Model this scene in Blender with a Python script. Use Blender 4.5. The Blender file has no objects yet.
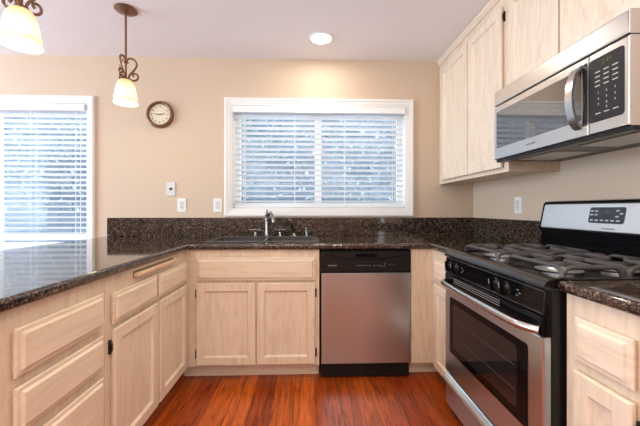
import bpy, bmesh, math, random
from mathutils import Vector, Matrix
random.seed(7)
C = bpy.context.scene.collection
PI = math.pi

# ------------------------------------------------------------------ camera
CAMP = Vector((0, -2.77, 1.146))
cd = bpy.data.cameras.new('camera'); cam = bpy.data.objects.new('camera', cd); C.objects.link(cam)
cam.location = CAMP
cam.rotation_euler = (PI/2, 0, -math.radians(1.95))
cd.sensor_width = 36; cd.lens = 18; cd.shift_y = -4/640; cd.clip_start = 0.02
bpy.context.scene.camera = cam

# ------------------------------------------------------------------ world, lights, exposure
sc = bpy.context.scene
sc.view_settings.view_transform = 'Standard'; sc.view_settings.look = 'None'
sc.view_settings.exposure = 0.0; sc.view_settings.gamma = 1.0; sc.view_settings.use_curve_mapping = False
w = bpy.data.worlds.new('world'); sc.world = w; w.use_nodes = True
bg = w.node_tree.nodes['Background']; bg.inputs[0].default_value = (0.80, 0.91, 1.0, 1); bg.inputs[1].default_value = 4.9

def area(name, loc, aim, sx, sy, power, col):
    l = bpy.data.lights.new(name, 'AREA'); l.shape = 'RECTANGLE'; l.size = sx; l.size_y = sy
    l.energy = power; l.color = col
    o = bpy.data.objects.new(name, l); C.objects.link(o); o.location = loc
    o.rotation_euler = (Vector(aim) - Vector(loc)).to_track_quat('-Z', 'Y').to_euler()
    return o
area('bounce_fill', (-0.3, -3.5, 1.80), (-0.3, -3.3, 2.44), 2.4, 1.4, 54, (0.92, 0.97, 1.0))  # added unseen fill, aimed up to brighten the ceiling
area('room_fill', (-0.6, -4.3, 2.40), (-0.1, -1.0, 0.9), 2.6, 1.6, 31, (1.0, 0.84, 0.56))  # added unseen fill behind the camera, no fixture
def can(name, loc, power, col, cone):
    l = bpy.data.lights.new(name, 'SPOT'); l.energy = power; l.color = col; l.spot_size = math.radians(cone); l.spot_blend = 0.6; l.shadow_soft_size = 0.07
    o = bpy.data.objects.new(name, l); C.objects.link(o); o.location = loc; return o
for cp_ in ((-0.25, -1.75, 2.42), (0.35, -1.75, 2.42), (0.0, -3.1, 2.42)):
    can('assumed_can_light', cp_, 28, (1.0, 0.77, 0.46), 105)  # assumed cans out of view, added to warm the lower cabinets
area('rear_window_light', (2.35, -5.9, 1.25), (1.2, -1.0, 1.1), 1.6, 2.0, 34, (0.88, 0.95, 1.0))
area('side_fill', (-4.9, -1.9, 1.45), (0.5, -1.6, 1.4), 2.4, 1.9, 215, (0.64, 0.84, 1.0))  # added cool fill from the left, no window in that wall

# ------------------------------------------------------------------ materials
def lin(r, g, b):
    f = lambda c: (c/255/12.92) if c/255 <= 0.04045 else ((c/255+0.055)/1.055)**2.4
    return (f(r), f(g), f(b), 1)
def mat(name, col, rough=0.5, metal=0.0, emit=None, estr=0, spec=None, coat=0):
    m = bpy.data.materials.new(name); m.use_nodes = True
    p = m.node_tree.nodes['Principled BSDF']
    p.inputs['Base Color'].default_value = col; p.inputs['Roughness'].default_value = rough
    p.inputs['Metallic'].default_value = metal
    if spec is not None: p.inputs['Specular IOR Level'].default_value = spec
    if coat: p.inputs['Coat Weight'].default_value = coat; p.inputs['Coat Roughness'].default_value = 0.03
    if emit: p.inputs['Emission Color'].default_value = emit; p.inputs['Emission Strength'].default_value = estr
    return m
def nodes(m):
    nt = m.node_tree
    return nt, nt.nodes['Principled BSDF'], nt.nodes.new, nt.links.new
def coords(nt, scale, rot=(0,0,0)):
    tc = nt.nodes.new('ShaderNodeTexCoord'); mp = nt.nodes.new('ShaderNodeMapping')
    mp.inputs['Scale'].default_value = scale; mp.inputs['Rotation'].default_value = rot
    nt.links.new(tc.outputs['Object'], mp.inputs['Vector']); return mp.outputs['Vector']
def ramp(nt, fac, stops):
    r = nt.nodes.new('ShaderNodeValToRGB'); e = r.color_ramp.elements
    while len(e) < len(stops): e.new(0.5)
    for el, (p, c) in zip(e, stops): el.position = p; el.color = c
    nt.links.new(fac, r.inputs['Fac']); return r.outputs['Color']
def noise(nt, vec, scale, detail=4, rough=0.5, dist=0):
    n = nt.nodes.new('ShaderNodeTexNoise'); n.inputs['Scale'].default_value = scale
    n.inputs['Detail'].default_value = detail; n.inputs['Roughness'].default_value = rough
    n.inputs['Distortion'].default_value = dist
    nt.links.new(vec, n.inputs['Vector']); return n.outputs['Fac']
def bump(nt, p, h, strength, dist=0.002):
    b = nt.nodes.new('ShaderNodeBump'); b.inputs['Strength'].default_value = strength; b.inputs['Distance'].default_value = dist
    nt.links.new(h, b.inputs['Height']); nt.links.new(b.outputs['Normal'], p.inputs['Normal'])

def wood(name, scale, a, b, rough=0.42):
    m = mat(name, a, rough); nt, p, N, L = nodes(m)
    v = coords(nt, scale)
    f = noise(nt, v, 3.2, 6, 0.6, 1.6)
    c = ramp(nt, f, [(0.32, b), (0.5, a), (0.62, tuple(min(1, x*1.06) for x in a[:3])+(1,))])
    L(c, p.inputs['Base Color'])
    bump(nt, p, noise(nt, v, 9, 3), 0.08)
    return m
WA, WB = lin(229, 211, 191), lin(219, 198, 176)
M_wood_v = wood('pickled_oak_upright', (7, 7, 0.9), WA, WB)
M_wood_hx = wood('pickled_oak_along_x', (0.9, 7, 7), WA, WB)
M_wood_hy = wood('pickled_oak_along_y', (7, 0.9, 7), WA, WB)
M_wood_frame = wood('pickled_oak_frame', (6, 6, 1.2), lin(225, 205, 183), lin(213, 190, 167))
M_board = wood('maple_board', (7, 0.9, 7), lin(222, 190, 158), lin(210, 172, 138))

def wallmat(name, col, s=0.25):
    m = mat(name, col, 0.75, spec=0.25); nt, p, N, L = nodes(m)
    v = coords(nt, (1, 1, 1))
    bump(nt, p, noise(nt, v, 55, 3), s, 0.004)
    return m
M_wall = wallmat('beige_paint', lin(209, 187, 165))
M_ceil = wallmat('ceiling_paint', lin(243, 240, 243), 0.4)
M_white = mat('white_trim_paint', lin(240, 238, 236), 0.35)
M_slat = mat('white_slat', lin(240, 241, 243), 0.4)
M_plate = mat('white_plastic', lin(238, 236, 234), 0.35)
M_plate2 = mat('pale_grey_plastic', lin(214, 210, 210), 0.35)
M_dark = mat('dark_slot', lin(40, 36, 34), 0.5)

def granite():
    m = mat('brown_granite', lin(40, 32, 30), 0.06); m.node_tree.nodes['Principled BSDF'].inputs['IOR'].default_value = 1.65; nt, p, N, L = nodes(m)
    v = coords(nt, (1, 1, 1))
    vo = N('ShaderNodeTexVoronoi'); vo.inputs['Scale'].default_value = 210; L(v, vo.inputs['Vector'])
    sep = N('ShaderNodeSeparateColor'); L(vo.outputs['Color'], sep.inputs[0])
    c1 = ramp(nt, sep.outputs[0], [(0.0, lin(36, 31, 30)), (0.45, lin(52, 44, 41)), (0.70, lin(80, 67, 60)), (0.90, lin(118, 100, 86)), (0.98, lin(156, 136, 120))])
    f = noise(nt, v, 38, 3, 0.6)
    c2 = ramp(nt, f, [(0.38, lin(165, 160, 156)), (0.62, lin(255, 246, 238))])
    mx = N('ShaderNodeMix'); mx.data_type = 'RGBA'; mx.blend_type = 'MULTIPLY'; mx.inputs[0].default_value = 1
    L(c1, mx.inputs[6]); L(c2, mx.inputs[7]); L(mx.outputs[2], p.inputs['Base Color'])
    return m
M_granite = granite()

def floor_mat():
    m = mat('red_brown_laminate', lin(130, 60, 25), 0.3); nt, p, N, L = nodes(m)
    v = coords(nt, (1, 1, 1), (0, 0, PI/2))
    b = N('ShaderNodeTexBrick'); b.inputs['Scale'].default_value = 1; b.offset = 0.37
    b.inputs['Brick Width'].default_value = 1.21; b.inputs['Row Height'].default_value = 0.125
    b.inputs['Mortar Size'].default_value = 0.0012; b.inputs['Mortar Smooth'].default_value = 0.2
    b.inputs['Color1'].default_value = lin(222, 112, 38); b.inputs['Color2'].default_value = lin(158, 62, 20)
    b.inputs['Mortar'].default_value = lin(52, 20, 10); L(v, b.inputs['Vector'])
    g = coords(nt, (16, 1.3, 1))
    f = noise(nt, g, 2.4, 6, 0.62, 1.2)
    c = ramp(nt, f, [(0.3, lin(130, 118, 108)), (0.55, lin(232, 226, 220)), (0.72, lin(255, 255, 255))])
    mx = N('ShaderNodeMix'); mx.data_type = 'RGBA'; mx.blend_type = 'MULTIPLY'; mx.inputs[0].default_value = 1
    L(b.outputs['Color'], mx.inputs[6]); L(c, mx.inputs[7]); L(mx.outputs[2], p.inputs['Base Color'])
    bump(nt, p, b.outputs['Fac'], -0.2, 0.001)
    return m
M_floor = floor_mat()

def steel(name, scale, col=(0.60, 0.72, 0.81, 1), rough=0.28, aniso=0.0):
    m = mat(name, col, rough, 1.0); nt, p, N, L = nodes(m)
    v = coords(nt, scale); f = noise(nt, v, 30, 3, 0.6)
    r = N('ShaderNodeMapRange'); r.inputs['To Min'].default_value = rough-0.015; r.inputs['To Max'].default_value = rough+0.02
    L(f, r.inputs['Value']); L(r.outputs['Result'], p.inputs['Roughness'])
    return m
M_steel_v = steel('brushed_steel', (14, 14, 0.4))
M_steel_y = steel('brushed_steel_along_y', (14, 0.3, 14), (0.62, 0.61, 0.60, 1), 0.32)
M_steel_p = mat('polished_steel', (0.62, 0.62, 0.63, 1), 0.24, 1.0)
M_panel_steel = steel('pale_brushed_steel', (14, 0.3, 14), (0.74, 0.76, 0.79, 1), 0.34)
M_black = mat('gloss_black', (0.004, 0.004, 0.005, 1), 0.07, spec=0.14)
M_enamel = mat('black_enamel', (0.008, 0.008, 0.010, 1), 0.14, spec=0.6)
M_blackm = mat('satin_black', (0.010, 0.010, 0.011, 1), 0.3, spec=0.3)
M_glassblk = mat('dark_oven_glass', (0.018, 0.016, 0.016, 1), 0.05)
M_iron = mat('cast_iron', (0.070, 0.064, 0.068, 1), 0.45)
M_burner = mat('burner_aluminium', (0.55, 0.54, 0.53, 1), 0.4, 0.8)
M_bronze = mat('aged_bronze', lin(128, 94, 72), 0.4, 0.55)
M_nickel = mat('brushed_nickel', (0.34, 0.33, 0.33, 1), 0.2, 1.0)
M_sink = mat('dark_grey_sink', lin(86, 82, 82), 0.24)
M_hinge = mat('dark_hinge', lin(52, 40, 34), 0.4, 0.6)
M_mark = mat('pale_print', lin(196, 194, 192), 0.5)
M_mark2 = mat('grey_print', lin(120, 118, 120), 0.5)
M_keypad = mat('matt_black_keypad', (0.016, 0.015, 0.018, 1), 0.4, spec=0.3)
M_rack = mat('dim_grey_line', lin(78, 72, 70), 0.5)
M_green = mat('green_digits', lin(60, 80, 30), 0.5, emit=lin(150, 200, 70), estr=0.06)
M_lcd = mat('display_panel', lin(38, 44, 58), 0.2)
M_clockface = mat('cream_clock_face', lin(226, 214, 190), 0.5)
M_mwglass = mat('microwave_window', (0.05, 0.048, 0.05, 1), 0.04, spec=1.0, coat=1.0)
M_cand = mat('lit_lens', (1, 0.95, 0.85, 1), 0.4, emit=(1.0, 0.93, 0.80, 1), estr=6)

def shade_mat():
    m = mat('glowing_amber_glass', lin(250, 235, 200), 0.3); nt, p, N, L = nodes(m)
    tc = N('ShaderNodeTexCoord'); s = N('ShaderNodeSeparateXYZ'); L(tc.outputs['Generated'], s.inputs[0])
    n = noise(nt, coords(nt, (1, 1, 1)), 24, 3)
    ad = N('ShaderNodeMath'); ad.operation = 'MULTIPLY_ADD'; ad.inputs[1].default_value = 0.25; L(n, ad.inputs[0]); L(s.outputs[2], ad.inputs[2])
    c = ramp(nt, ad.outputs[0], [(0.15, (1.0, 0.90, 0.68, 1)), (0.24, (0.95, 0.74, 0.42, 1)), (0.34, (1.0, 0.92, 0.72, 1)), (0.75, (1.0, 0.88, 0.60, 1)), (1.0, (0.82, 0.58, 0.28, 1))])
    L(c, p.inputs['Base Color']); L(c, p.inputs['Emission Color']); p.inputs['Emission Strength'].default_value = 0.55
    return m
M_shade = shade_mat()

def glass_mat():
    m = bpy.data.materials.new('window_glass'); m.use_nodes = True; nt = m.node_tree; nt.nodes.clear()
    o = nt.nodes.new('ShaderNodeOutputMaterial'); t = nt.nodes.new('ShaderNodeBsdfTransparent'); g = nt.nodes.new('ShaderNodeBsdfGlossy')
    g.inputs['Roughness'].default_value = 0.02; x = nt.nodes.new('ShaderNodeMixShader')
    x.inputs[0].default_value = 0.012; nt.links.new(t.outputs[0], x.inputs[1]); nt.links.new(g.outputs[0], x.inputs[2]); nt.links.new(x.outputs[0], o.inputs[0])
    return m
M_glass = glass_mat()

# ------------------------------------------------------------------ mesh helpers
class MB:
    def __init__(s): s.bm = bmesh.new()
    def box(s, x0, x1, y0, y1, z0, z1, bev=0, seg=2):
        x0, x1 = sorted((x0, x1)); y0, y1 = sorted((y0, y1)); z0, z1 = sorted((z0, z1))
        v = [s.bm.verts.new((x, y, z)) for x in (x0, x1) for y in (y0, y1) for z in (z0, z1)]
        fs = [s.bm.faces.new([v[i] for i in f]) for f in ((0,1,3,2), (4,6,7,5), (0,4,5,1), (2,3,7,6), (0,2,6,4), (1,5,7,3))]
        if bev:
            es = list({e for f in fs for e in f.edges})
            bmesh.ops.bevel(s.bm, geom=es, offset=bev, segments=seg, profile=0.5, affect='EDGES')
        return s
    def loops(s, mp, u0, u1, v0, v1, prof, r=0):
        """a rectangle built up as rings: prof = [(inset, height), ...], closed at both ends; r = corner radius"""
        rings = []
        for ins, h in prof:
            a, b, c, d = u0+ins, u1-ins, v0+ins, v1-ins
            if r:
                rr = max(r-ins, 0.002); pts = []
                for cx, cy, a0 in ((b-rr, d-rr, 0), (a+rr, d-rr, PI/2), (a+rr, c+rr, PI), (b-rr, c+rr, 1.5*PI)):
                    for k in range(5): t = a0+k*PI/8; pts.append((cx+rr*math.cos(t), cy+rr*math.sin(t)))
            else: pts = [(b, d), (a, d), (a, c), (b, c)]
            rings.append([s.bm.verts.new(mp(p[0], p[1], h)) for p in pts])
        n = len(rings[0])
        for A, B in zip(rings, rings[1:]):
            for i in range(n): s.bm.faces.new((A[i], A[(i+1) % n], B[(i+1) % n], B[i]))
        s.bm.faces.new(rings[0][::-1]); s.bm.faces.new(rings[-1])
        return s
    def prism(s, pts, lo, hi, axis='Y'):
        f = {'Y': lambda a, b, t: (a, t, b), 'X': lambda a, b, t: (t, a, b), 'Z': lambda a, b, t: (a, b, t)}[axis]
        A = [s.bm.verts.new(f(a, b, lo)) for a, b in pts]; B = [s.bm.verts.new(f(a, b, hi)) for a, b in pts]
        n = len(pts)
        for i in range(n): s.bm.faces.new((A[i], A[(i+1) % n], B[(i+1) % n], B[i]))
        s.bm.faces.new(A[::-1]); s.bm.faces.new(B); return s
    def lathe(s, prof, c, seg=24, axis='Z', close=False):
        f = {'Z': lambda r, t, h: (c[0]+r*math.cos(t), c[1]+r*math.sin(t), c[2]+h),
             'Y': lambda r, t, h: (c[0]+r*math.cos(t), c[1]+h, c[2]+r*math.sin(t)),
             'X': lambda r, t, h: (c[0]+h, c[1]+r*math.cos(t), c[2]+r*math.sin(t))}[axis]
        rings = [[s.bm.verts.new(f(max(r, 0.0004), 2*PI*k/seg, h)) for k in range(seg)] for r, h in prof]
        for A, B in zip(rings, rings[1:]):
            for i in range(seg): s.bm.faces.new((A[i], A[(i+1) % seg], B[(i+1) % seg], B[i]))
        if close:
            A, B = rings[-1], rings[0]
            for i in range(seg): s.bm.faces.new((A[i], A[(i+1) % seg], B[(i+1) % seg], B[i]))
        else:
            s.bm.faces.new(rings[0][::-1]); s.bm.faces.new(rings[-1])
        return s
    def tube(s, pts, r, seg=8, flat=1.0):
        pts = [Vector(p) for p in pts]; n = len(pts)
        rr = r if isinstance(r, (list, tuple)) else [r]*n
        t0 = (pts[1]-pts[0]).normalized(); up = Vector((0, 0, 1)) if abs(t0.z) < 0.9 else Vector((1, 0, 0))
        nx = t0.cross(up).normalized(); rings = []
        for i, p in enumerate(pts):
            t = (pts[min(i+1, n-1)]-pts[max(i-1, 0)]).normalized()
            nx = (nx-t*nx.dot(t)).normalized(); ny = t.cross(nx)
            rings.append([s.bm.verts.new(p+nx*math.cos(2*PI*k/seg)*rr[i]+ny*math.sin(2*PI*k/seg)*rr[i]*flat) for k in range(seg)])
        for A, B in zip(rings, rings[1:]):
            for i in range(seg): s.bm.faces.new((A[i], A[(i+1) % seg], B[(i+1) % seg], B[i]))
        s.bm.faces.new(rings[0][::-1]); s.bm.faces.new(rings[-1]); return s

WLOC = {}
def link(name, me, parent=None):
    o = bpy.data.objects.new(name, me); C.objects.link(o)
    if parent is not None: o.parent = parent
    return o
def part(name, mb, m, parent=None, label=None, smooth=35):
    bm = mb.bm; bmesh.ops.recalc_face_normals(bm, faces=bm.faces)
    org = WLOC.get(parent.as_pointer(), Vector()) if parent is not None else None
    loc = None
    if parent is None:                       # a thing of one mesh: origin at the middle of its base
        xs = [v.co for v in bm.verts]
        lo = Vector([min(c[i] for c in xs) for i in range(3)]); hi = Vector([max(c[i] for c in xs) for i in range(3)])
        loc = Vector(((lo.x+hi.x)/2, (lo.y+hi.y)/2, lo.z)); org = loc
    bmesh.ops.translate(bm, verts=bm.verts, vec=-org)
    me = bpy.data.meshes.new(name); bm.to_mesh(me); bm.free(); me.materials.append(m)
    if smooth:
        me.polygons.foreach_set('use_smooth', [True]*len(me.polygons)); me.set_sharp_from_angle(angle=math.radians(smooth))
    o = link(name, me, parent)
    if smooth:
        wn = o.modifiers.new('weighted_normal', 'WEIGHTED_NORMAL'); wn.mode = 'FACE_AREA'; wn.weight = 80; wn.keep_sharp = True
    if loc is not None: o.location = loc
    WLOC[o.as_pointer()] = org
    if label: o['label'] = label
    return o
def tag(o, label, cat, group=None):
    o['label'] = label; o['category'] = cat
    if group: o['group'] = group
    return o
def thing(name, loc, label, cat, group=None):
    o = bpy.data.objects.new(name, None); C.objects.link(o); o.location = loc; o.empty_display_size = 0.05
    WLOC[o.as_pointer()] = Vector(loc); return tag(o, label, cat, group)
def struct(name, mb, m, parent=None, smooth=35):
    o = part(name, mb, m, parent, smooth=smooth)
    if parent is None: o['kind'] = 'structure'
    return o
def text(name, body, size, mp, m, parent, label=None, align='CENTER', sx=1.0):
    cu = bpy.data.curves.new(name, 'FONT'); cu.body = body; cu.size = size; cu.align_x = align; cu.align_y = 'CENTER'
    cu.extrude = 0.0003; cu.resolution_u = 3
    to = bpy.data.objects.new('tmp', cu); C.objects.link(to)
    me = bpy.data.meshes.new_from_object(to.evaluated_get(bpy.context.evaluated_depsgraph_get()))
    bpy.data.objects.remove(to); bpy.data.curves.remove(cu)
    org = WLOC[parent.as_pointer()]
    for v in me.vertices: v.co = Vector(mp(v.co.x*sx, v.co.y, v.co.z+0.0004))-org
    me.name = name; me.materials.clear(); me.materials.append(m)
    o = link(name, me, parent); WLOC[o.as_pointer()] = org
    if label: o['label'] = label
    return o
# maps of a face: (u, v, w) with v up and w outward
def faceY(y): return lambda u, v, w: (u, y-w, v)            # looks towards the camera
def faceR(x): return lambda u, v, w: (x+w, u, v)            # looks to +X
def faceL(x): return lambda u, v, w: (x-w, u, v)            # looks to -X
def shift(mp, du, dv, su=1): return lambda u, v, w: mp(du+u*su, dv+v, w)

DOOR = [(0.008, 0), (0.008, 0.006), (0, 0.010), (0, 0.018), (0.004, 0.023), (0.050, 0.023), (0.053, 0.021), (0.060, 0.011), (0.064, 0.010)]
DRAWER = [(0.008, 0), (0.008, 0.005), (0, 0.009), (0, 0.014), (0.003, 0.0165), (0.014, 0.017), (0.018, 0.0235), (0.021, 0.025)]

# ------------------------------------------------------------------ room shell
XR, XL, YB, H, T = 1.445, -5.0, -6.0, 2.44, 0.13
b = MB(); b.box(XL-T, 4.2, YB-T, T, -0.08, 0); struct('floor', b, M_floor)
b = MB(); b.box(XL-T, 4.2, YB-T, T, H, H+0.1); struct('ceiling', b, M_ceil)
W1 = (-0.66, 0.845, 1.145, 2.035); W2 = (-3.55, -1.872, 0.30, 2.035)
b = MB()
b.box(XL-T, W2[0], 0, T, 0, H); b.box(W2[0], W2[1], 0, T, 0, W2[2]); b.box(W2[0], W2[1], 0, T, W2[3], H)
b.box(W2[1], W1[0], 0, T, 0, H); b.box(W1[0], W1[1], 0, T, 0, W1[2]); b.box(W1[0], W1[1], 0, T, W1[3], H)
b.box(W1[1], XR+T, 0, T, 0, H); struct('wall_back', b, M_wall, smooth=0)
b = MB(); b.box(XR, XR+T, -3.4, 0, 0, H); b.box(XR+T, 4.2, -3.4, -3.4+T, 0, H); struct('wall_right', b, M_wall, smooth=0)
b = MB(); b.box(XL-T, XL, YB, 0, 0, H); struct('wall_left', b, M_wall, smooth=0)
b = MB(); b.box(XL-T, 4.2, YB-T, YB, 0, H); struct('wall_front', b, M_wall, smooth=0)
b = MB(); b.box(4.1, 4.2, YB, -3.4, 0, H); struct('wall_side', b, M_wall, smooth=0)

def window(n, W, mull):
    x0, x1, z0, z1 = W; cw = 0.064
    b = MB()                                  # casing: stepped profile round the opening
    for (a0, a1, c0, c1, d) in ((0, 0, 0, 0, 0.012), ):
        pass
    def ring(i0, i1, d0, d1):
        b.box(x0-i1, x0-i0, -d1, -d0, z0-i1, z1+i1); b.box(x1+i0, x1+i1, -d1, -d0, z0-i1, z1+i1)
        b.box(x0-i0, x1+i0, -d1, -d0, z1+i0, z1+i1); b.box(x0-i0, x1+i0, -d1, -d0, z0-i1, z0-i0)
    ring(0.0, cw, 0.0005, 0.012); ring(0.018, cw-0.004, 0.012, 0.018); ring(0.042, cw-0.008, 0.018, 0.024)
    o = struct('window_%d' % n, b, M_white, smooth=0)
    j = MB(); e = 0.008                       # jamb lining
    j.box(x0, x0+e, 0, T, z0, z1); j.box(x1-e, x1, 0, T, z0, z1); j.box(x0+e, x1-e, 0, T, z1-e, z1); j.box(x0+e, x1-e, 0, T, z0, z0+e)
    part('jamb', j, M_white, o, smooth=0)
    f = MB(); fw = 0.045; y0, y1 = 0.085, 0.125; x0 += e; x1 -= e; z0 += e; z1 -= e
    f.box(x0, x0+fw, y0, y1, z0, z1); f.box(x1-fw, x1, y0, y1, z0, z1)
    f.box(x0+fw, x1-fw, y0, y1, z1-fw, z1); f.box(x0+fw, x1-fw, y0, y1, z0, z0+fw)
    f.box(mull-0.03, mull+0.03, y0, y1, z0+fw, z1-fw)
    part('window_frame', f, M_white, o, smooth=0)
    for (a, c) in ((x0+fw, mull-0.03), (mull+0.03, x1-fw)):
        p = MB(); p.box(a, c, 0.104, 0.108, z0+fw, z1-fw); part('pane', p, M_glass, o, smooth=0)
    return o
window(1, W1, 0.080); window(2, W2, -2.70)

# ------------------------------------------------------------------ outside
b = MB(); b.box(-7, 4.5, T, 6, -0.25, -0.1); g = struct('ground', b, wallmat('patio_concrete', lin(178, 180, 182)))
m = mat('grey_block_wall', lin(120, 132, 150), 0.9); nt, p, N, L = nodes(m)
v = coords(nt, (1, 1, 1), (PI/2, 0, 0)); br = N('ShaderNodeTexBrick'); L(v, br.inputs['Vector'])
br.inputs['Scale'].default_value = 1; br.inputs['Brick Width'].default_value = 0.4; br.inputs['Row Height'].default_value = 0.2; br.inputs['Mortar Size'].default_value = 0.008
br.inputs['Color1'].default_value = lin(112, 126, 146); br.inputs['Color2'].default_value = lin(136, 148, 164); br.inputs['Mortar'].default_value = lin(92, 104, 122)
L(br.outputs['Color'], p.inputs['Base Color'])
b = MB(); b.box(-7, 4.5, 2.3, 2.5, -0.1, 2.85); fo = part('garden_wall', b, m, smooth=0); fo['kind'] = 'structure'
M_leaf = mat('hedge_leaf', lin(170, 190, 186), 0.5)
def hedge(x0, x1, y0, y1, z0, z1, n, label):
    b = MB()
    for i in range(n):
        c = Vector((random.uniform(x0, x1), random.uniform(y0, y1), z0+(z1-z0)*random.random()**0.8))
        q = Matrix.Rotation(random.uniform(0, 2*PI), 3, 'Z') @ Matrix.Rotation(random.uniform(-0.9, 0.9), 3, 'X')
        s = random.uniform(0.03, 0.06)
        vs = [b.bm.verts.new(c+q @ Vector(k)) for k in ((-s*0.5, 0, 0), (0, -s, 0.01), (s*0.5, 0, 0), (0, s, 0.01))]
        b.bm.faces.new(vs)
    o = part('hedge', b, M_leaf, smooth=0); o['kind'] = 'stuff'; return tag(o, label, 'hedge')
hedge(-1.2, 1.9, 2.12, 2.31, 1.25, 2.85, 1500, 'pale green shrub foliage outside the window over the sink')
hedge(-5.2, -2.2, 2.12, 2.31, 1.1, 2.85, 1500, 'pale green shrub foliage outside the left window')
# white patio bench outside the left window
bt = thing('patio_bench', (-3.2, 0.95, -0.1), 'white slatted patio bench outside the left window, seen through the blind', 'bench')
b = MB(); b.box(-4.0, -2.25, 0.75, 1.24, 0.30, 0.36, 0.006); part('seat', b, M_white, bt)
b = MB(); b.box(-4.0, -2.25, 1.2, 1.24, 0.77, 0.835, 0.006); b.box(-4.0, -2.25, 1.2, 1.24, 0.361, 0.46, 0.006)
for k in range(3): z = 0.48+k*0.095; b.box(-3.96, -2.29, 1.21, 1.23, z, z+0.075, 0.004)
for x in (-3.99, -2.29): b.box(x, x+0.04, 1.2, 1.235, 0.46, 0.77)
part('backrest', b, M_white, bt)
for x in (-3.97, -2.33):
    for y in (0.77, 1.19): b = MB(); b.box(x, x+0.05, y, y+0.05, -0.1, 0.2995, 0.004); part('leg', b, M_white, bt)

# ------------------------------------------------------------------ blinds
def blind(x0, x1, z0, z1, label, over=0.0):
    t = thing('window_blind', ((x0+x1)/2, 0.03, z0), label, 'blind', 'white slatted window blinds')
    b = MB(); b.box(x0-over, x1+over, -0.030, 0.065 if not over else -0.026, z1-0.055, z1, 0.003)
    if over: b.box(x0, x1, -0.024, 0.06, z1-0.045, z1-0.004)
    part('headrail', b, M_slat, t)
    pitch = 0.0455; n = int((z1-0.07-z0-0.02)/pitch); b = MB(); a = math.radians(13); hw = 0.025
    for k in range(n+1):
        z = z1-0.085-k*pitch
        if z < z0+0.03: break
        y = 0.034; dy, dz = hw*math.cos(a), hw*math.sin(a)
        pts = [(y-dy, z+dz-0.0014), (y, z+0.0016), (y+dy, z-dz-0.0014), (y+dy, z-dz+0.0014), (y, z+0.0046), (y-dy, z+dz+0.0014)]
        b.prism(pts, x0+0.006, x1-0.006, 'X')
    part('slats', b, M_slat, t, smooth=0)
    b = MB(); b.box(x0+0.006, x1-0.006, 0.010, 0.058, z0, z0+0.018, 0.003); part('bottom_rail', b, M_slat, t)
    nc = 4 if x1-x0 < 1.6 else 5
    for k in range(nc):
        x = x0+0.09+(x1-x0-0.18)*k/(nc-1); b = MB()
        b.box(x-0.0018, x+0.0018, 0.004, 0.0055, z0+0.01, z1-0.05); b.box(x-0.0018, x+0.0018, 0.062, 0.0635, z0+0.01, z1-0.05)
        part('ladder_cord', b, M_slat, t, smooth=0)
    return t
blind(W1[0]+0.010, W1[1]-0.010, 1.158, 2.025, 'white slatted blind in the window above the sink', 0.0)
bl2 = blind(W2[0]+0.010, W2[1]-0.010, 0.312, 2.025, 'white slatted blind in the left window beyond the peninsula')

# ------------------------------------------------------------------ base cabinets
def carcass(b, x0, x1, y0, y1, z0=0.10, z1=0.874, th=0.018):
    b.box(x0, x0+th, y0, y1, z0, z1); b.box(x1-th, x1, y0, y1, z0, z1)
    b.box(x0+th, x1-th, y0, y1, z0, z0+th)
def hinge(mp, u, v, parent):
    h = MB(); h.loops(mp, u-0.005, u+0.005, v-0.028, v+0.028, [(0, 0), (0, 0.007), (0.001, 0.009)])
    h.loops(mp, u-0.003, u+0.003, v-0.016, v+0.016, [(0, 0.008), (0, 0.013), (0.001, 0.015)])
    return part('hinge', h, M_hinge, parent, 'dark metal hinge')
def door(mp, u0, u1, v0, v1, parent, hs=None, m=None):
    d = MB(); d.loops(mp, u0, u1, v0, v1, DOOR); o = part('door', d, m or M_wood_v, parent, smooth=20)
    if hs is not None:
        for v in (v0+0.07, v1-0.07): hinge(mp, hs, v, o)
    return o
def drawer(mp, u0, u1, v0, v1, parent, m, name='drawer'):
    d = MB(); d.loops(mp, u0, u1, v0, v1, DRAWER); return part(name, d, m, parent, smooth=20)

YF = -0.62; F = faceY(YF)
# sink cabinet
t = thing('base_cabinet', (-0.365, -0.31, 0), 'pale oak sink base cabinet with two panelled doors under the window', 'cabinet')
b = MB(); carcass(b, -0.795, 0.068, YF+0.019, -0.012); b.box(-0.795, 0.068, YF, YF+0.019, 0.10, 0.874); b.box(-0.86, -0.7955, YF, YF+0.019, 0.10, 0.874) if False else None
part('body', b, M_wood_frame, t, smooth=0)
b = MB(); b.box(-0.86, 0.068, YF+0.075, YF+0.09, 0, 0.099); part('toe_kick', b, M_wood_hx, t, smooth=0)
drawer(F, -0.742, 0.040, 0.672, 0.822, t, M_wood_hx, 'false_drawer_front')
door(F, -0.742, -0.353, 0.115, 0.655, t, -0.748); door(F, -0.349, 0.040, 0.115, 0.655, t, 0.046)

# corner cabinet right of the dishwasher
t = thing('base_cabinet', (1.05, -0.45, 0), 'narrow pale oak corner base cabinet between dishwasher and stove', 'cabinet')
XF = 0.838; R = faceL(XF)
b = MB(); b.box(0.692, XF, YF, YF+0.019, 0.10, 0.874); b.box(0.692, 0.71, YF+0.019, -0.012, 0.10, 0.874)
b.box(XF, XF+0.019, -0.966, YF+0.019, 0.10, 0.874); b.box(XF+0.019, XR-0.005, -0.966, -0.948, 0.10, 0.874)
b.box(0.71, XR-0.005, -0.60, -0.012, 0.10, 0.118)
part('body', b, M_wood_frame, t, smooth=0)
b = MB(); b.box(0.692, XF+0.075, YF+0.075, YF+0.09, 0, 0.099); b.box(XF+0.075, XF+0.09, -0.966, YF+0.075, 0, 0.099); part('toe_kick', b, M_wood_hx, t, smooth=0)
drawer(R, -0.945, -0.70, 0.682, 0.815, t, M_wood_hy); door(R, -0.945, -0.70, 0.115, 0.655, t, -0.695)

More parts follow.
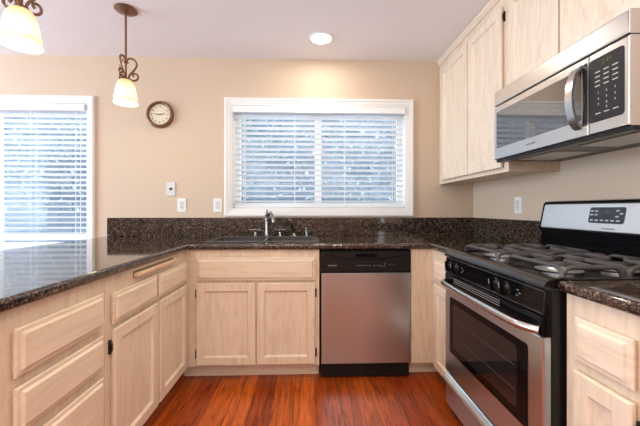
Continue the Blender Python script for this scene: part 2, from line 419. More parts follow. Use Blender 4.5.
# near right base cabinet
t = thing('base_cabinet', (1.14, -1.90, 0), 'pale oak base cabinet at the right, on the near side of the stove', 'cabinet')
b = MB(); b.box(XF, XF+0.019, -2.05, -1.757, 0.10, 0.874); b.box(XF+0.019, XR-0.005, -1.775, -1.757, 0.10, 0.874); b.box(XF+0.019, XR-0.005, -2.05, -2.032, 0.10, 0.874); b.box(XF+0.019, XR-0.005, -2.032, -1.775, 0.10, 0.118)
part('body', b, M_wood_frame, t, smooth=0)
b = MB(); b.box(XF+0.075, XF+0.09, -2.05, -1.757, 0, 0.099); part('toe_kick', b, M_wood_hy, t, smooth=0)
drawer(R, -1.985, -1.805, 0.682, 0.812, t, M_wood_hy); door(R, -1.985, -1.805, 0.115, 0.650, t, -1.991)

# peninsula
XP = -0.812; P = faceR(XP)
t = thing('base_cabinet', (-1.10, -1.05, 0), 'pale oak peninsula cabinet with two drawers above two doors and a pull-out board', 'cabinet')
b = MB(); b.box(XP-0.019, XP, -1.470, YF, 0.10, 0.874); b.box(-1.40, XP-0.019, -1.470, -1.452, 0.10, 0.874); b.box(-1.40, -1.382, -1.452, -0.012, 0.10, 0.874); b.box(-1.382, XP-0.019, -1.452, -0.012, 0.10, 0.118)
b.box(XP, -0.7955, YF-0.0, YF+0.019, 0.10, 0.874)
part('body', b, M_wood_frame, t, smooth=0)
b = MB(); b.box(XP-0.09, XP-0.075, -1.470, YF+0.09, 0, 0.099); part('toe_kick', b, M_wood_hy, t, smooth=0)
drawer(P, -1.438, -1.064, 0.676, 0.802, t, M_wood_hy); drawer(P, -1.040, -0.660, 0.676, 0.802, t, M_wood_hy)
door(P, -1.438, -1.064, 0.115, 0.655, t, -1.444); door(P, -1.040, -0.660, 0.115, 0.655, t, None)
b = MB(); b.box(-1.25, XP+0.026, -1.262, -0.835, 0.829, 0.851, 0.007, 3); part('cutting_board', b, M_board, t, 'pull-out wooden cutting board with a rounded front edge')
b = MB(); b.box(XP, XP+0.0015, -1.264, -0.828, 0.827, 0.856); part('board_shadow', b, M_dark, t, smooth=0)  # dark strip standing in for the thin shadow around the board

t = thing('base_cabinet', (-1.10, -1.70, 0), 'pale oak peninsula cabinet with a stack of three wide drawers, nearest the camera', 'cabinet')
b = MB(); b.box(XP-0.019, XP, -1.955, -1.4715, 0.10, 0.874); b.box(-1.40, XP-0.019, -1.955, -1.937, 0.10, 0.874); b.box(-1.40, XP-0.019, -1.4895, -1.4715, 0.10, 0.874); b.box(-1.40, XP-0.019, -1.937, -1.4895, 0.10, 0.118); b.box(-1.40, -1.382, -1.937, -1.4895, 0.118, 0.874)
part('body', b, M_wood_frame, t, smooth=0)
b = MB(); b.box(XP-0.09, XP-0.075, -1.955, -1.4715, 0, 0.099); part('toe_kick', b, M_wood_hy, t, smooth=0)
drawer(P, -1.873, -1.500, 0.685, 0.818, t, M_wood_hy); drawer(P, -1.873, -1.500, 0.525, 0.655, t, M_wood_hy); drawer(P, -1.873, -1.500, 0.115, 0.492, t, M_wood_hy)

# ------------------------------------------------------------------ worktops
def slab(xs, ys, inside, z0, z1, bev):
    m = MB(); bm = m.bm; cache = {}
    def V(i, j, k):
        if (i, j, k) not in cache: cache[(i, j, k)] = bm.verts.new((xs[i], ys[j], (z0, z1)[k]))
        return cache[(i, j, k)]
    cells = {(i, j) for i in range(len(xs)-1) for j in range(len(ys)-1) if inside((xs[i]+xs[i+1])/2, (ys[j]+ys[j+1])/2)}
    for (i, j) in cells:
        for k in (0, 1): bm.faces.new((V(i, j, k), V(i+1, j, k), V(i+1, j+1, k), V(i, j+1, k)))
        for (di, dj, a, c) in ((-1, 0, (i, j), (i, j+1)), (1, 0, (i+1, j), (i+1, j+1)), (0, -1, (i, j), (i+1, j)), (0, 1, (i, j+1), (i+1, j+1))):
            if (i+di, j+dj) not in cells: bm.faces.new((V(*a, 0), V(*c, 0), V(*c, 1), V(*a, 1)))
    bmesh.ops.recalc_face_normals(bm, faces=bm.faces)
    bmesh.ops.dissolve_limit(bm, angle_limit=0.01, verts=bm.verts, edges=bm.edges)
    es = [e for e in bm.edges if len(e.link_faces) == 2 and any(abs(f.normal.z) > 0.9 for f in e.link_faces) and any(abs(f.normal.z) < 0.1 for f in e.link_faces)
          and not (abs(e.verts[0].co.y) < 0.003 and abs(e.verts[1].co.y) < 0.003)]
    bmesh.ops.bevel(bm, geom=es, offset=bev, segments=4, profile=0.5, affect='EDGES'); return m
ZT = 0.914; SX0, SX1, SY0, SY1 = -0.70, 0.050, -0.505, -0.125
def inU(x, y):
    if SX0 < x < SX1 and SY0 < y < SY1: return False
    if x < -0.787: return True
    if y > -0.647: return True
    return x > 0.813 and y > -0.967
ct = thing('countertop', (0, -0.3, 0.876), 'speckled dark brown granite worktop running along the peninsula, sink and corner', 'countertop')
part('slab', slab([-1.73, -0.787, SX0, SX1, 0.813, XR-0.001], [-2.02, -0.967, -0.647, SY0, SY1, -0.001], inU, 0.876, ZT, 0.014), M_granite, ct)
b = MB(); b.box(-1.70, XR-0.021, -0.021, -0.001, ZT, 1.072, 0.003); part('backsplash', b, M_granite, ct)
b = MB(); b.box(XR-0.020, XR-0.001, -0.967, -0.001, ZT, 1.072, 0.003); part('backsplash', b, M_granite, ct)
ct2 = thing('countertop', (1.13, -1.9, 0.876), 'short speckled granite worktop at the right, near side of the stove', 'countertop')
part('slab', slab([0.813, XR-0.001], [-2.07, -1.753], lambda x, y: True, 0.876, ZT, 0.014), M_granite, ct2)
b = MB(); b.box(XR-0.020, XR-0.001, -2.07, -1.753, ZT, 1.072, 0.003); part('backsplash', b, M_granite, ct2)

# ------------------------------------------------------------------ sink and taps
t = thing('kitchen_sink', (-0.28, -0.31, 0.68), 'dark grey double bowl sink set into the granite below the window', 'sink')
xm = -0.325
for (a, c) in ((SX0+0.004, xm-0.008), (xm+0.008, SX1-0.004)):
    b = MB(); z0, z1 = 0.695, 0.9165; y0, y1 = SY0+0.004, SY1-0.004; th = 0.004
    b.loops(lambda u, v, ww: (u, v, z1-ww), a, c, y0, y1, [(0, 0), (0, 0.225), (0.008, 0.2265), (0.05, 0.2265)], 0.03)
    bm = b.bm
    top = [f for f in bm.faces if all(abs(v.co.z-z1) < 1e-5 for v in f.verts)]
    bmesh.ops.delete(bm, geom=top, context='FACES_ONLY')
    o = part('bowl', b, M_sink, t)
    d = MB(); d.lathe([(0.0, 0), (0.04, 0), (0.044, 0.002), (0.036, 0.004), (0.03, 0.002), (0, 0.002)], ((a+c)/2, -0.31, 0.690), 20); part('drain', d, M_nickel, t)
b = MB(); b.box(xm-0.0078, xm+0.0078, SY0+0.005, SY1-0.005, 0.88, 0.9165, 0.003); part('divider', b, M_sink, t)
b = MB(); rw = 0.020; zr0, zr1 = 0.9142, 0.9215
for (q0, q1, q2, q3) in ((SX0-rw, SX0+0.006, SY0-rw, SY1+rw), (SX1-0.006, SX1+rw, SY0-rw, SY1+rw), (SX0+0.006, SX1-0.006, SY0-rw, SY0+0.006), (SX0+0.006, SX1-0.006, SY1-0.006, SY1+rw)):
    b.box(q0, q1, q2, q3, zr0, zr1, 0.003)
part('rim', b, M_sink, t)
YT = -0.075
t = thing('faucet', (-0.35, YT, ZT), 'tall nickel kitchen faucet with curved spout and two T handles behind the sink', 'faucet')
b = MB(); x = -0.352
b.lathe([(0, 0), (0.024, 0), (0.026, 0.006), (0.018, 0.016), (0.0135, 0.03), (0.012, 0.10), (0.0125, 0.135), (0.019, 0.142), (0.019, 0.15), (0.013, 0.157), (0.015, 0.172), (0.019, 0.185), (0.014, 0.198), (0.008, 0.204), (0.007, 0.210), (0.010, 0.217), (0.006, 0.224), (0, 0.225)], (x, YT, ZT), 20)
part('body', b, M_nickel, t)
b = MB(); pts = []
for k in range(14):
    u = k/13; pts.append((x+0.012+0.055*u, YT-0.14*u, ZT+0.178+0.034*math.sin(u*PI*0.95)-0.035*u*u))
pts.append((x+0.068, YT-0.145, ZT+0.125)); b.tube(pts, [0.0105]*13+[0.013, 0.013], 12); part('spout', b, M_nickel, t)
for hx in (-0.448, -0.243):
    b = MB(); b.lathe([(0, 0), (0.022, 0), (0.024, 0.005), (0.016, 0.012), (0.009, 0.03), (0.008, 0.045), (0.012, 0.052), (0.012, 0.060), (0.005, 0.066), (0, 0.067)], (hx, YT, ZT), 16)
    b.tube([(hx-0.048, YT, ZT+0.057), (hx-0.04, YT, ZT+0.056), (hx, YT, ZT+0.056), (hx+0.04, YT, ZT+0.056), (hx+0.048, YT, ZT+0.057)], [0.0062, 0.005, 0.006, 0.005, 0.0062], 10)
    part('handle', b, M_nickel, t)
t = thing('side_spray', (-0.13, YT, ZT), 'nickel and black pull-out side spray leaning left beside the faucet', 'sprayer')
b = MB(); b.lathe([(0, 0), (0.021, 0), (0.023, 0.006), (0.014, 0.016), (0.011, 0.03), (0, 0.031)], (-0.125, YT, ZT), 16); part('holder', b, M_nickel, t)
b = MB(); b.tube([(-0.125, YT, ZT+0.031), (-0.133, YT, ZT+0.055), (-0.144, YT-0.004, ZT+0.082), (-0.152, YT-0.01, ZT+0.105)], [0.009, 0.010, 0.0105, 0.012], 12); part('hose_grip', b, M_blackm, t)
b = MB(); b.tube([(-0.151, YT-0.009, ZT+0.103), (-0.156, YT-0.013, ZT+0.118), (-0.164, YT-0.026, ZT+0.127), (-0.168, YT-0.042, ZT+0.122)], [0.0135, 0.018, 0.021, 0.022], 12); part('spray_head', b, M_steel_p, t)
t = thing('soap_dispenser', (-0.02, YT, ZT), 'small nickel soap pump on the sink ledge, right of the side spray', 'soap dispenser')
b = MB(); b.lathe([(0, 0), (0.019, 0), (0.02, 0.004), (0.013, 0.012), (0.0125, 0.04), (0.016, 0.044), (0.016, 0.054), (0.006, 0.057), (0.006, 0.066), (0.0, 0.067)], (-0.018, YT, ZT), 16); part('bottle', b, M_nickel, t)
b = MB(); b.lathe([(0, 0.066), (0.013, 0.066), (0.013, 0.074), (0, 0.075)], (-0.018, YT, ZT), 14); b.tube([(-0.018, YT, ZT+0.070), (-0.018, YT-0.03, ZT+0.070), (-0.018, YT-0.045, ZT+0.064)], 0.005, 8); part('pump', b, M_nickel, t)

# ------------------------------------------------------------------ dishwasher
t = thing('dishwasher', (0.38, -0.34, 0), 'stainless steel dishwasher with black control panel, right of the sink cabinet', 'dishwasher')
X0, X1 = 0.0775, 0.6845; FD = faceY(-0.615)
b = MB(); b.box(X0+0.004, X1-0.004, -0.61, -0.03, 0.015, 0.868); part('body', b, M_blackm, t, smooth=0)
b = MB(); b.loops(FD, X0+0.004, X1-0.003, 0.112, 0.722, [(0, 0), (0, 0.022), (0.004, 0.028), (0.012, 0.0295)]); part('door_panel', b, M_steel_v, t, 'brushed steel door')
b = MB(); b.loops(FD, X0, X1, 0.724, 0.862, [(0, 0), (0, 0.026), (0.004, 0.032), (0.008, 0.033)]); cp = part('control_panel', b, M_blackm, t, 'black control panel')
yv = -0.6485
b = MB()                                      # curved ridge over the grip
pts = [(X0+0.03+(X1-X0-0.06)*k/20, yv-0.003, 0.845-0.034*(1-(2*k/20-1)**2)) for k in range(21)]; b.tube(pts, 0.0035, 8); part('trim_ridge', b, M_black, t)
b = MB(); b.loops(faceY(yv+0.0005), 0.305, 0.455, 0.822, 0.848, [(0, 0), (0, 0.004), (0.005, 0.005), (0.009, 0.001)], 0.012); part('grip', b, M_black, t)
text('lettering', 'FRIGIDAIRE', 0.0115, shift(faceY(-0.6481), 0.155, 0.770), M_mark, cp)
fm = faceY(-0.6479)
mk = [(0.318+k*0.020, 0.767, 0.014, 0.004) for k in range(5)]+[(0.428+k*0.020, 0.767, 0.014, 0.004) for k in range(3)]
mk += [(u, v, 0.008, 0.005) for (u, v) in ((0.500, 0.781), (0.500, 0.771), (0.500, 0.761), (0.535, 0.771), (0.562, 0.771), (0.482, 0.757))]
for (u, v, du, dv) in mk:
    b = MB(); b.loops(fm, u, u+du, v, v+dv, [(0, 0), (0, 0.001)]); part('button_marking', b, M_mark2, cp, smooth=0)
b = MB(); b.box(X0+0.01, X1-0.02, -0.585, -0.57, 0.012, 0.108); part('toe_panel', b, M_blackm, t, smooth=0)

# ------------------------------------------------------------------ stove
RY0, RY1 = -1.742, -0.974
t = thing('gas_stove', (1.1, -1.36, 0), 'freestanding stainless steel and black gas stove with four burners against the right wall', 'stove')
b = MB(); b.box(0.80, 1.43, RY0, RY1, 0.03, 0.884, 0.003); part('body', b, M_blackm, t, 'black side panels')
for (x, y) in ((0.86, RY0+0.05), (0.86, RY1-0.05), (1.38, RY0+0.05), (1.38, RY1-0.05)):
    b = MB(); b.lathe([(0, 0), (0.018, 0), (0.018, 0.03), (0, 0.03)], (x, y, 0), 12); part('foot', b, M_blackm, t)
b = MB()                                      # cooktop, rounded front lip and raised rim
prof = [(0.800, 0.878), (0.776, 0.878), (0.771, 0.884), (0.771, 0.890), (0.776, 0.900), (0.786, 0.909), (0.800, 0.915), (0.818, 0.917), (0.838, 0.916), (0.850, 0.911), (0.858, 0.907), (1.335, 0.907), (1.335, 0.878)]
b.prism(prof, RY0-0.002, RY1+0.002); b.box(0.83, 1.335, RY0-0.002, RY0+0.018, 0.905, 0.917, 0.003); b.box(0.83, 1.335, RY1-0.018, RY1+0.002, 0.905, 0.917, 0.003)
part('cooktop', b, M_enamel, t, 'glossy black cooktop')
b = MB(); b.prism([(0.800, 0.877), (0.783, 0.877), (0.774, 0.795), (0.776, 0.790), (0.800, 0.790)], RY0, RY1); cpn = part('control_panel', b, M_black, t, 'glossy black knob panel')
b = MB(); e_ = 0.006
for (pa, pb) in (((0.782, RY0+e_, 0.872), (0.782, RY1-e_, 0.872)), ((0.7745, RY0+e_, 0.797), (0.7745, RY1-e_, 0.797)), ((0.782, RY0+e_, 0.872), (0.7745, RY0+e_, 0.797)), ((0.782, RY1-e_, 0.872), (0.7745, RY1-e_, 0.797))):
    b.tube([pa, pb], 0.0035, 8)
part('panel_rim', b, M_enamel, cpn)
tilt = math.atan2(0.011, 0.109)
def knob(y):
    zc = 0.836; xc = 0.7782
    def mp(u, v, ww): return (xc-ww*math.cos(tilt)-v*math.sin(tilt), y+u, zc+v*math.cos(tilt)-ww*math.sin(tilt)*0.3)
    k = MB(); n = 20; rings = []
    for r, h in ((0.026, 0), (0.026, 0.006), (0.023, 0.010), (0.019, 0.012), (0.017, 0.020), (0.0, 0.0205)):
        rings.append([k.bm.verts.new(mp(max(r, 0.0005)*math.cos(2*PI*i/n), max(r, 0.0005)*math.sin(2*PI*i/n), h)) for i in range(n)])
    for A, B in zip(rings, rings[1:]):
        for i in range(n): k.bm.faces.new((A[i], A[(i+1) % n], B[(i+1) % n], B[i]))
    k.bm.faces.new(rings[0][::-1]); k.bm.faces.new(rings[-1])
    o = part('knob', k, M_blackm, t, 'black burner knob')
    g = MB(); g.loops(mp, -0.007, 0.007, -0.025, 0.025, [(0, 0.008), (0, 0.030), (0.003, 0.034)], 0.006); part('grip_bar', g, M_black, o)
    g = MB(); g.loops(mp, -0.0012, 0.0012, 0.002, 0.022, [(0, 0.0335), (0, 0.0348)]); part('pointer_mark', g, M_mark, o)
for y in (-1.040, -1.112, -1.470, -1.540): knob(y)
b = MB()
def mpp(u, v, ww): return (0.7783-ww+(v-0.836)*0.11, u, v)
for y in (-1.165, -1.60):
    for k in range(3):
        b = MB(); b.loops(mpp, y-0.006-0.012*(k % 2), y+0.004-0.012*(k % 2), 0.842-k*0.010, 0.846-k*0.010, [(0, 0), (0, 0.0015)])
        part('burner_marking', b, M_mark2, cpn, smooth=0)
RF = faceL(0.800)
b = MB(); b.loops(RF, RY0+0.004, RY1-0.004, 0.722, 0.788, [(0, 0), (0, 0.024), (0.004, 0.029)]); part('door_top_trim', b, M_black, t, 'black vented strip above the oven door')
b = MB()
for k in range(3): b.loops(faceL(0.7715), -1.50, -1.09, 0.752+k*0.010, 0.7555+k*0.010, [(0, 0), (0, 0.0015)])
part('vent_slots', b, M_mark2, t, smooth=0)
b = MB(); b.loops(RF, RY0+0.004, RY1-0.004, 0.240, 0.720, [(0, 0), (0, 0.022), (0.005, 0.027), (0.012, 0.0275)]); od = part('oven_door', b, M_steel_v, t, 'brushed steel oven door')
b = MB(); b.loops(faceL(0.7728), -1.665, -1.040, 0.365, 0.668, [(0, 0), (0, 0.002), (0.004, 0.003)], 0.012); part('window_border', b, M_black, od)
b = MB(); b.loops(faceL(0.7700), -1.610, -1.085, 0.405, 0.640, [(0, 0), (0, 0.0008), (0.002, 0.001)], 0.02); part('oven_window', b, M_glassblk, od)
b = MB()
for z in (0.47, 0.56): b.loops(faceL(0.7690), -1.600, -1.095, z, z+0.0022, [(0, 0), (0, 0.0006)])
part('rack_lines', b, M_rack, od, smooth=0)
b = MB(); n = 24; pts = []
for k in range(n+1):
    u = k/n; e = min(1, min(u, 1-u)/0.10); e = math.sin(e*PI/2)
    pts.append((0.768-0.034*e-0.008*math.sin(u*PI), RY1-0.012-(RY1-RY0-0.024)*u, 0.742))
b.tube(pts, 0.015, 12); part('handle', b, M_steel_p, od, 'polished steel towel-bar handle')
b = MB(); b.loops(RF, RY0+0.006, RY1-0.006, 0.055, 0.228, [(0, 0), (0, 0.020), (0.006, 0.026), (0.012, 0.0265)]); dr = part('drawer', b, M_steel_v, t, 'steel storage drawer')
b = MB(); b.prism([(0.7735, 0.222), (0.757, 0.214), (0.751, 0.203), (0.755, 0.196), (0.7735, 0.190)], RY0+0.02, RY1-0.02); part('drawer_pull', b, M_steel_y, dr)
b = MB(); b.box(0.806, 0.85, RY0+0.01, RY1-0.01, 0.012, 0.05); part('toe_panel', b, M_blackm, t, smooth=0)
# backguard
b = MB(); b.prism([(1.34, 0.907), (1.43, 0.907), (1.43, 1.178), (1.395, 1.192), (1.362, 1.187), (1.350, 1.175), (1.322, 1.037), (1.335, 1.018), (1.336, 0.96)], RY0-0.002, RY1+0.002); part('backguard', b, M_black, t, 'glossy black backguard')
nrm = math.atan2(0.028, 0.138)
def BG(u, v, ww):                              # v measured up the sloping face
    return (1.3225+v*math.sin(nrm)-ww*math.cos(nrm), u, 1.039+v*math.cos(nrm)+ww*math.sin(nrm))
b = MB(); b.loops(BG, RY0+0.012, RY1-0.012, 0.004, 0.136, [(0, -0.004), (0, 0.001), (0.002, 0.0025), (0.004, 0.003)], 0.012); bp = part('control_fascia', b, M_panel_steel, t, 'pale brushed steel fascia')
b = MB(); b.loops(BG, -1.462, -1.290, 0.042, 0.116, [(0, 0.003), (0, 0.005), (0.002, 0.006)], 0.01); part('display', b, M_lcd, bp)
sh = lambda u, v, ww: BG(-1.372-u, 0.090+v, ww+0.0062)
text('clock_digits', '2:49', 0.026, sh, M_green, bp)
text('lettering', 'FRIGIDAIRE', 0.013, lambda u, v, ww: BG(-1.395-u, 0.018+v, ww+0.003), M_mark2, bp)
b = MB()
for (u, v, ww_) in [(-1.305, 0.098, 0.016), (-1.305, 0.081, 0.016), (-1.328, 0.098, 0.014), (-1.328, 0.081, 0.014), (-1.430, 0.100, 0.016), (-1.448, 0.087, 0.014), (-1.430, 0.074, 0.016)]+[(-1.308-0.026*k, 0.055, 0.016) for k in range(6)]:
    b.loops(BG, u-ww_/2, u+ww_/2, v-0.003, v+0.003, [(0, 0.006), (0, 0.0068)], 0.002)
part('buttons', b, M_mark, bp, smooth=0)
# burners and grates
BY = (RY1-0.195, RY0+0.195); BX = (0.978, 1.215)
for y in BY:
    for x in BX:
        b = MB(); b.lathe([(0, 0), (0.075, 0), (0.080, 0.003), (0.06, 0.006), (0.050, 0.007), (0.048, 0.020), (0, 0.021)], (x, y, 0.907), 24); bo = part('burner', b, M_burner, t, 'aluminium burner head')
        b = MB(); b.lathe([(0, 0.0205), (0.043, 0.0205), (0.044, 0.026), (0.038, 0.029), (0, 0.030)], (x, y, 0.907), 24); part('burner_cap', b, M_iron, bo)
for y in BY:
    g = MB(); top = 0.944; hw = 0.150; r = 0.0075
    for x in BX:
        hx = 0.106
        for s in (-1, 1):                      # arched side bars standing on feet
            for (pa, pb) in (((x-hx, y+s*hw), (x+hx, y+s*hw)), ((x+s*hx, y-hw), (x+s*hx, y+hw))):
                A, B = Vector((*pa, 0)), Vector((*pb, 0)); L_ = (B-A).length; d = (B-A)/L_; pts = []
                for (q, z) in ((0.0, 0.912), (0.004, 0.926), (0.014, 0.938), (0.032, top), (L_/2, top), (L_-0.032, top), (L_-0.014, 0.938), (L_-0.004, 0.926), (L_, 0.912)):
                    p = A+d*q; pts.append((p.x, p.y, z))
                g.tube(pts, r, 8, 1.15)
            g.tube([(x+s*hx, y, top), (x+s*0.07, y, top+0.003), (x+s*0.03, y, top+0.003)], [r, r, r*0.8], 8, 1.2)
            g.tube([(x, y+s*hw, top), (x, y+s*0.09, top+0.003), (x, y+s*0.03, top+0.003)], [r, r, r*0.8], 8, 1.2)
    part('grate', g, M_iron, t, 'cast iron burner grate')

# ------------------------------------------------------------------ upper cabinets
XU = 1.142; U = faceL(XU)
def upper(y0, y1, z0, label):
    t = thing('wall_cabinet', (1.30, (y0+y1)/2, z0), label, 'cabinet')
    b = MB(); b.box(XU, XU+0.019, y0, y1, z0, H-0.002); b.box(XU+0.019, XR-0.001, y0, y0+0.016, z0, H-0.002); b.box(XU+0.019, XR-0.001, y1-0.016, y1, z0, H-0.002); b.box(XU+0.019, XR-0.001, y0+0.016, y1-0.016, z0+0.014, z0+0.032)
    part('body', b, M_wood_frame, t, smooth=0)
    b = MB(); b.prism([(XU+0.001, 2.395), (XU-0.008, 2.395), (XU-0.012, 2.408), (XU-0.022, 2.425), (XU-0.024, 2.4375), (XU+0.001, 2.4375)], y0, y1); part('crown_moulding', b, M_wood_hy, t, smooth=20)
    return t
t = upper(-0.976, -0.003, 1.362, 'tall pale oak wall cabinet with two doors between back wall and microwave')
door(U, -0.532, -0.085, 1.388, 2.335, t); o = door(U, -0.935, -0.545, 1.388, 2.335, t)
for v in (1.46, 2.27): hinge(U, -0.941, v, o)
t = upper(-1.752, -0.978, 1.813, 'short pale oak wall cabinet with two doors directly above the microwave')
o = door(U, -1.362, -0.998, 1.826, 2.335, t); hinge(U, -0.990, 2.27, o)
door(U, -1.738, -1.374, 1.826, 2.335, t)

# ------------------------------------------------------------------ microwave
MY0, MY1, MZ0, MZ1, MX = -1.748, -0.974, 1.424, 1.811, 1.058
t = thing('microwave', (1.25, -1.36, MZ0), 'stainless steel over-the-range microwave mounted under the short wall cabinet', 'microwave')
b = MB(); b.box(MX+0.045, XR-0.003, MY0, MY1, MZ0+0.012, MZ1, 0.002); part('body', b, M_steel_y, t)
MF = faceL(MX+0.045)
b = MB(); b.loops(MF, MY0, MY1, 1.729, MZ1, [(0, 0), (0, 0.038), (0.003, 0.043), (0.008, 0.045)]); part('top_strip', b, M_steel_y, t, 'brushed steel vent strip')
SP = -1.592
b = MB(); b.loops(MF, SP+0.001, MY1, MZ0, 1.725, [(0, 0), (0, 0.038), (0.004, 0.044), (0.010, 0.045)]); dd = part('door', b, M_steel_y, t, 'brushed steel door')
b = MB(); b.loops(faceL(MX+0.0003), SP+0.030, MY1-0.024, 1.488, 1.690, [(0, 0), (0, 0.001), (0.003, 0.0015)], 0.008); part('door_window', b, M_mwglass, dd, 'dark reflective window')
b = MB(); n = 24; outer = []; inner = []
for k in range(n+1):
    u = k/n; e = max(0.0, math.sin(PI*u))**0.5; z = 1.456+0.246*u
    outer.append((MX-0.004-0.043*e, z)); inner.append((MX+0.001-0.038*e, z+(0.5-u)*0.018))
b.prism(outer+inner[::-1], SP+0.022, SP+0.056, 'Y')
part('handle', b, M_steel_p, dd, 'polished steel bow handle')
b = MB(); b.loops(faceL(MX+0.0002), SP+0.003, SP+0.026, 1.462, 1.702, [(0, 0), (0, 0.001), (0.002, 0.0014)], 0.006); part('grip_dark_strip', b, M_glassblk, dd)  # dark glossy strip behind the handle
b = MB(); b.loops(MF, MY0, SP-0.001, MZ0, 1.725, [(0, 0), (0, 0.038), (0.004, 0.044), (0.010, 0.045)]); cp = part('control_panel', b, M_steel_y, t)
b = MB(); b.loops(faceL(MX+0.0003), MY0+0.016, SP-0.002, 1.466, 1.700, [(0, 0), (0, 0.001), (0.002, 0.0015)], 0.012); part('keypad', b, M_keypad, cp, 'dark glass keypad')
text('clock_digits', '2:49', 0.024, lambda u, v, ww: (MX-0.0013-ww, -1.668-u, 1.676+v), M_green, cp)
b = MB(); fk = faceL(MX-0.0011)
for r_ in range(4):
    for c_ in range(3): y = -1.632-c_*0.034; z = 1.648-r_*0.017; b.loops(fk, y-0.010, y+0.010, z-0.0018, z+0.0018, [(0, 0), (0, 0.0008)])
part('key_labels', b, M_mark, cp, smooth=0)
for r_ in range(3):
    for c_ in range(3):
        y = -1.636-c_*0.032; z = 1.570-r_*0.021
        text('key_numeral', str(r_*3+c_+1), 0.011, (lambda y, z: lambda u, v, ww: (MX-0.0012-ww, y-u, z+v))(y, z), M_mark, cp)
text('key_numeral', '0', 0.011, lambda u, v, ww: (MX-0.0012-ww, -1.668-u, 1.512+v), M_mark, cp)
b = MB()
for c_ in (0, 1, 2): y = -1.634-c_*0.034; b.loops(fk, y-0.010, y+0.010, 1.494, 1.4975, [(0, 0), (0, 0.0008)])
part('key_labels', b, M_mark, cp, smooth=0)
text('lettering', 'FRIGIDAIRE', 0.013, lambda u, v, ww: (MX-0.0002-ww, -1.275-u, 1.458+v), M_mark2, dd)
b = MB(); b.box(MX+0.012, MX+0.060, MY0+0.004, MY1-0.004, MZ0-0.014, MZ0+0.010, 0.003); b.box(MX+0.06, XR-0.003, MY0+0.004, MY1-0.004, MZ0-0.004, MZ0+0.012); part('bottom_panel', b, M_blackm, t, 'black underside')
for y in (-1.56, -1.17):
    b = MB(); b.box(1.16, 1.34, y-0.13, y+0.13, MZ0-0.008, MZ0-0.004, 0.001); part('grease_filter', b, M_burner, t, 'grey metal filter')

# ------------------------------------------------------------------ wall plates
def plate(mp, u, v, label, kind, m, wd=0.072, ht=0.116):
    n = {'switch': 'light_switch', 'outlet': 'power_outlet', 'jack': 'phone_jack'}[kind]
    t = thing(n, mp(u, v-ht/2, 0), label, kind if kind != 'jack' else 'wall plate')
    b = MB(); b.loops(mp, u-wd/2, u+wd/2, v-ht/2, v+ht/2, [(0, 0.0006), (0, 0.004), (0.003, 0.0065)], 0.006); part('cover_plate', b, m, t)
    if kind == 'switch':
        b = MB(); b.loops(mp, u-0.0165, u+0.0165, v-0.034, v+0.034, [(0, 0.006), (0, 0.008), (0.002, 0.009)]); part('rocker', b, M_plate2, t)
    elif kind == 'outlet':
        b = MB(); b.loops(mp, u-0.0165, u+0.0165, v-0.034, v+0.034, [(0, 0.006), (0, 0.0075), (0.002, 0.008)]); o = part('socket', b, M_plate2, t)
        for dv in (-0.019, 0.013):
            for du in (-0.007, 0.005):
                b = MB(); b.loops(mp, u+du, u+du+0.002, v+dv, v+dv+0.008, [(0, 0.0078), (0, 0.0084)]); part('slot', b, M_dark, o, smooth=0)
    else:
        b = MB(); b.loops(mp, u-0.011, u+0.011, v-0.010, v+0.012, [(0, 0.006), (0, 0.008), (0.002, 0.0085)]); part('socket', b, M_dark, t)
    return t
FW = faceY(0); FRW = faceL(XR)
plate(FW, -1.176, 1.316, 'grey-white wall plate with one dark socket, left of the window', 'jack', M_plate2, 0.076, 0.118)
plate(FW, -1.084, 1.178, 'white power outlet low on the back wall, below the grey plate', 'outlet', M_plate)
plate(FW, -0.782, 1.178, 'white rocker switch on the back wall, close beside the window casing', 'switch', M_plate)
plate(FRW, -0.608, 1.172, 'white power outlet on the right wall above the backsplash, beside the stove', 'outlet', M_plate)

# ------------------------------------------------------------------ clock
cx, cz = -1.265, 1.947
t = thing('wall_clock', (cx, 0, cz-0.115), 'small round bronze-rimmed wall clock with cream face', 'clock')
b = MB(); b.lathe([(0.085, -0.002), (0.114, -0.002), (0.116, -0.012), (0.110, -0.026), (0.100, -0.032), (0.092, -0.028), (0.086, -0.018)], (cx, 0, cz), 40, 'Y', True); part('rim', b, M_bronze, t)
b = MB(); b.lathe([(0, -0.004), (0.088, -0.004), (0.088, -0.014), (0, -0.0145)], (cx, 0, cz), 36, 'Y'); fc = part('face', b, M_clockface, t, 'cream dial')
for k in range(1, 13):
    a = PI/2-k*PI/6
    text('numeral', str(k), 0.024, shift(faceY(-0.0145), cx+0.068*math.cos(a), cz+0.068*math.sin(a)), M_dark, fc)
def hand(name, ang, ln, wd):
    b = MB(); d = Vector((math.sin(ang), 0, math.cos(ang))); q = Vector((d.z, 0, -d.x)); c0 = Vector((cx, -0.018, cz))
    pr = [c0-d*0.012-q*wd, c0+d*ln-q*wd*0.4, c0+d*ln+q*wd*0.4, c0-d*0.012+q*wd]
    A = [b.bm.verts.new(p) for p in pr]; B = [b.bm.verts.new(p+Vector((0, -0.0012, 0))) for p in pr]
    for i in range(4): b.bm.faces.new((A[i], A[(i+1) % 4], B[(i+1) % 4], B[i]))
    b.bm.faces.new(A[::-1]); b.bm.faces.new(B); part(name, b, M_dark, t)
hand('hour_hand', math.radians(82), 0.045, 0.004); hand('minute_hand', math.radians(-85), 0.060, 0.003)

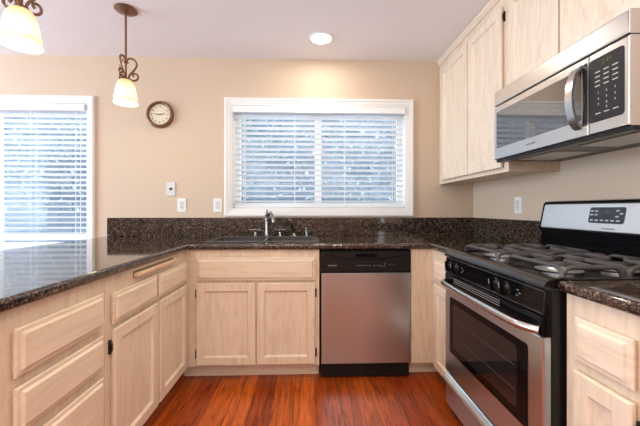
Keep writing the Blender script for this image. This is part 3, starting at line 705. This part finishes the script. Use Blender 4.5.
# ------------------------------------------------------------------ pendants
def pendant(x, y, label, rot):
    t = thing('pendant_lamp', (x, y, H), label, 'lamp', 'bronze scroll pendant lamps over the peninsula')
    b = MB(); b.lathe([(0, -0.001), (0.066, -0.001), (0.068, -0.006), (0.060, -0.013), (0.040, -0.017), (0.030, -0.024), (0.012, -0.030), (0, -0.030)], (x, y, H), 32); part('canopy', b, M_bronze, t)
    zs = 1.985
    b = MB(); b.tube([(x, y, H-0.028), (x, y, 2.16), (x, y, zs+0.01)], 0.0065, 10); part('rod', b, M_bronze, t)
    ctl = [(.014, .100), (.007, .110), (.012, .126), (.030, .134), (.051, .126), (.061, .106), (.057, .081), (.043, .056), (.027, .034), (.018, .014),
           (.023, -.003), (.042, -.008), (.062, .002), (.070, .021), (.062, .039), (.046, .039), (.040, .026), (.050, .018)]
    crv = []
    for i in range(len(ctl)-1):                 # Catmull-Rom through the points of the S scroll
        p0, p1, p2, p3 = (Vector(ctl[max(0, min(len(ctl)-1, i+d_))]) for d_ in (-1, 0, 1, 2))
        for q in range(4):
            u = q/4; crv.append(0.5*(2*p1+(p2-p0)*u+(2*p0-5*p1+4*p2-p3)*u*u+(3*p1-p0-3*p2+p3)*u**3))
    for k in range(3):
        a = rot+k*2*PI/3; d = Vector((math.cos(a), math.sin(a), 0))
        b = MB(); b.tube([Vector((x, y, zs+0.008))+d*c_.x+Vector((0, 0, c_.y)) for c_ in crv], 0.0062, 8); part('scroll', b, M_bronze, t)
    b = MB(); b.lathe([(0, 0.012), (0.016, 0.012), (0.024, 0.004), (0.034, -0.006), (0.032, -0.012), (0, -0.012)], (x, y, zs), 24); part('cap', b, M_bronze, t)
    z0 = 1.830
    out = [(0.030, 0.153), (0.044, 0.146), (0.057, 0.128), (0.066, 0.100), (0.072, 0.070), (0.076, 0.044), (0.0785, 0.041), (0.079, 0.034), (0.0775, 0.031), (0.080, 0.012), (0.084, 0.0)]
    out = [(r*0.86 if r > 0.04 else r*0.9, z) for r, z in out]; inn = [(r-0.004, z) for r, z in out[::-1]]
    b = MB(); b.lathe(out+inn, (x, y, z0), 40, 'Z', True); part('lamp_shade', b, M_shade, t, 'glowing amber and cream glass bell shade', smooth=60)
    b = MB(); b.lathe([(0, 0), (0.012, 0.004), (0.024, 0.022), (0.027, 0.040), (0.020, 0.062), (0.013, 0.080), (0.013, 0.110), (0, 0.111)], (x, y, z0+0.030), 18); part('bulb', b, M_cand, t)
    l = bpy.data.lights.new('pendant_glow', 'POINT'); l.energy = 2.2; l.color = (1, 0.88, 0.55); l.shadow_soft_size = 0.03
    o = bpy.data.objects.new('pendant_glow', l); C.objects.link(o); o.location = (x, y, z0-0.02)
pendant(-1.187, -0.655, 'bronze scroll pendant lamp hanging from the ceiling, left of the clock', 0.5)
pendant(-1.205, -1.388, 'bronze scroll pendant lamp nearest the camera, at the upper left corner', 1.1)

# ------------------------------------------------------------------ recessed ceiling light
x, y = 0.09, -0.345
t = thing('recessed_light', (x, y, H), 'round white recessed ceiling light above the window, lit', 'lamp')
b = MB(); b.lathe([(0.072, -0.001), (0.098, -0.001), (0.098, -0.005), (0.092, -0.009), (0.076, -0.006)], (x, y, H), 40, 'Z', True); part('trim_ring', b, M_white, t)
b = MB(); b.lathe([(0, -0.0012), (0.072, -0.0012), (0.072, -0.004), (0, -0.0045)], (x, y, H), 36); part('lens', b, M_cand, t, 'glowing lens')
l = bpy.data.lights.new('downlight', 'AREA'); l.shape = 'DISK'; l.size = 0.13; l.energy = 4.6; l.color = (1, 0.91, 0.78)
o = bpy.data.objects.new('downlight', l); C.objects.link(o); o.location = (x, y, H-0.012)
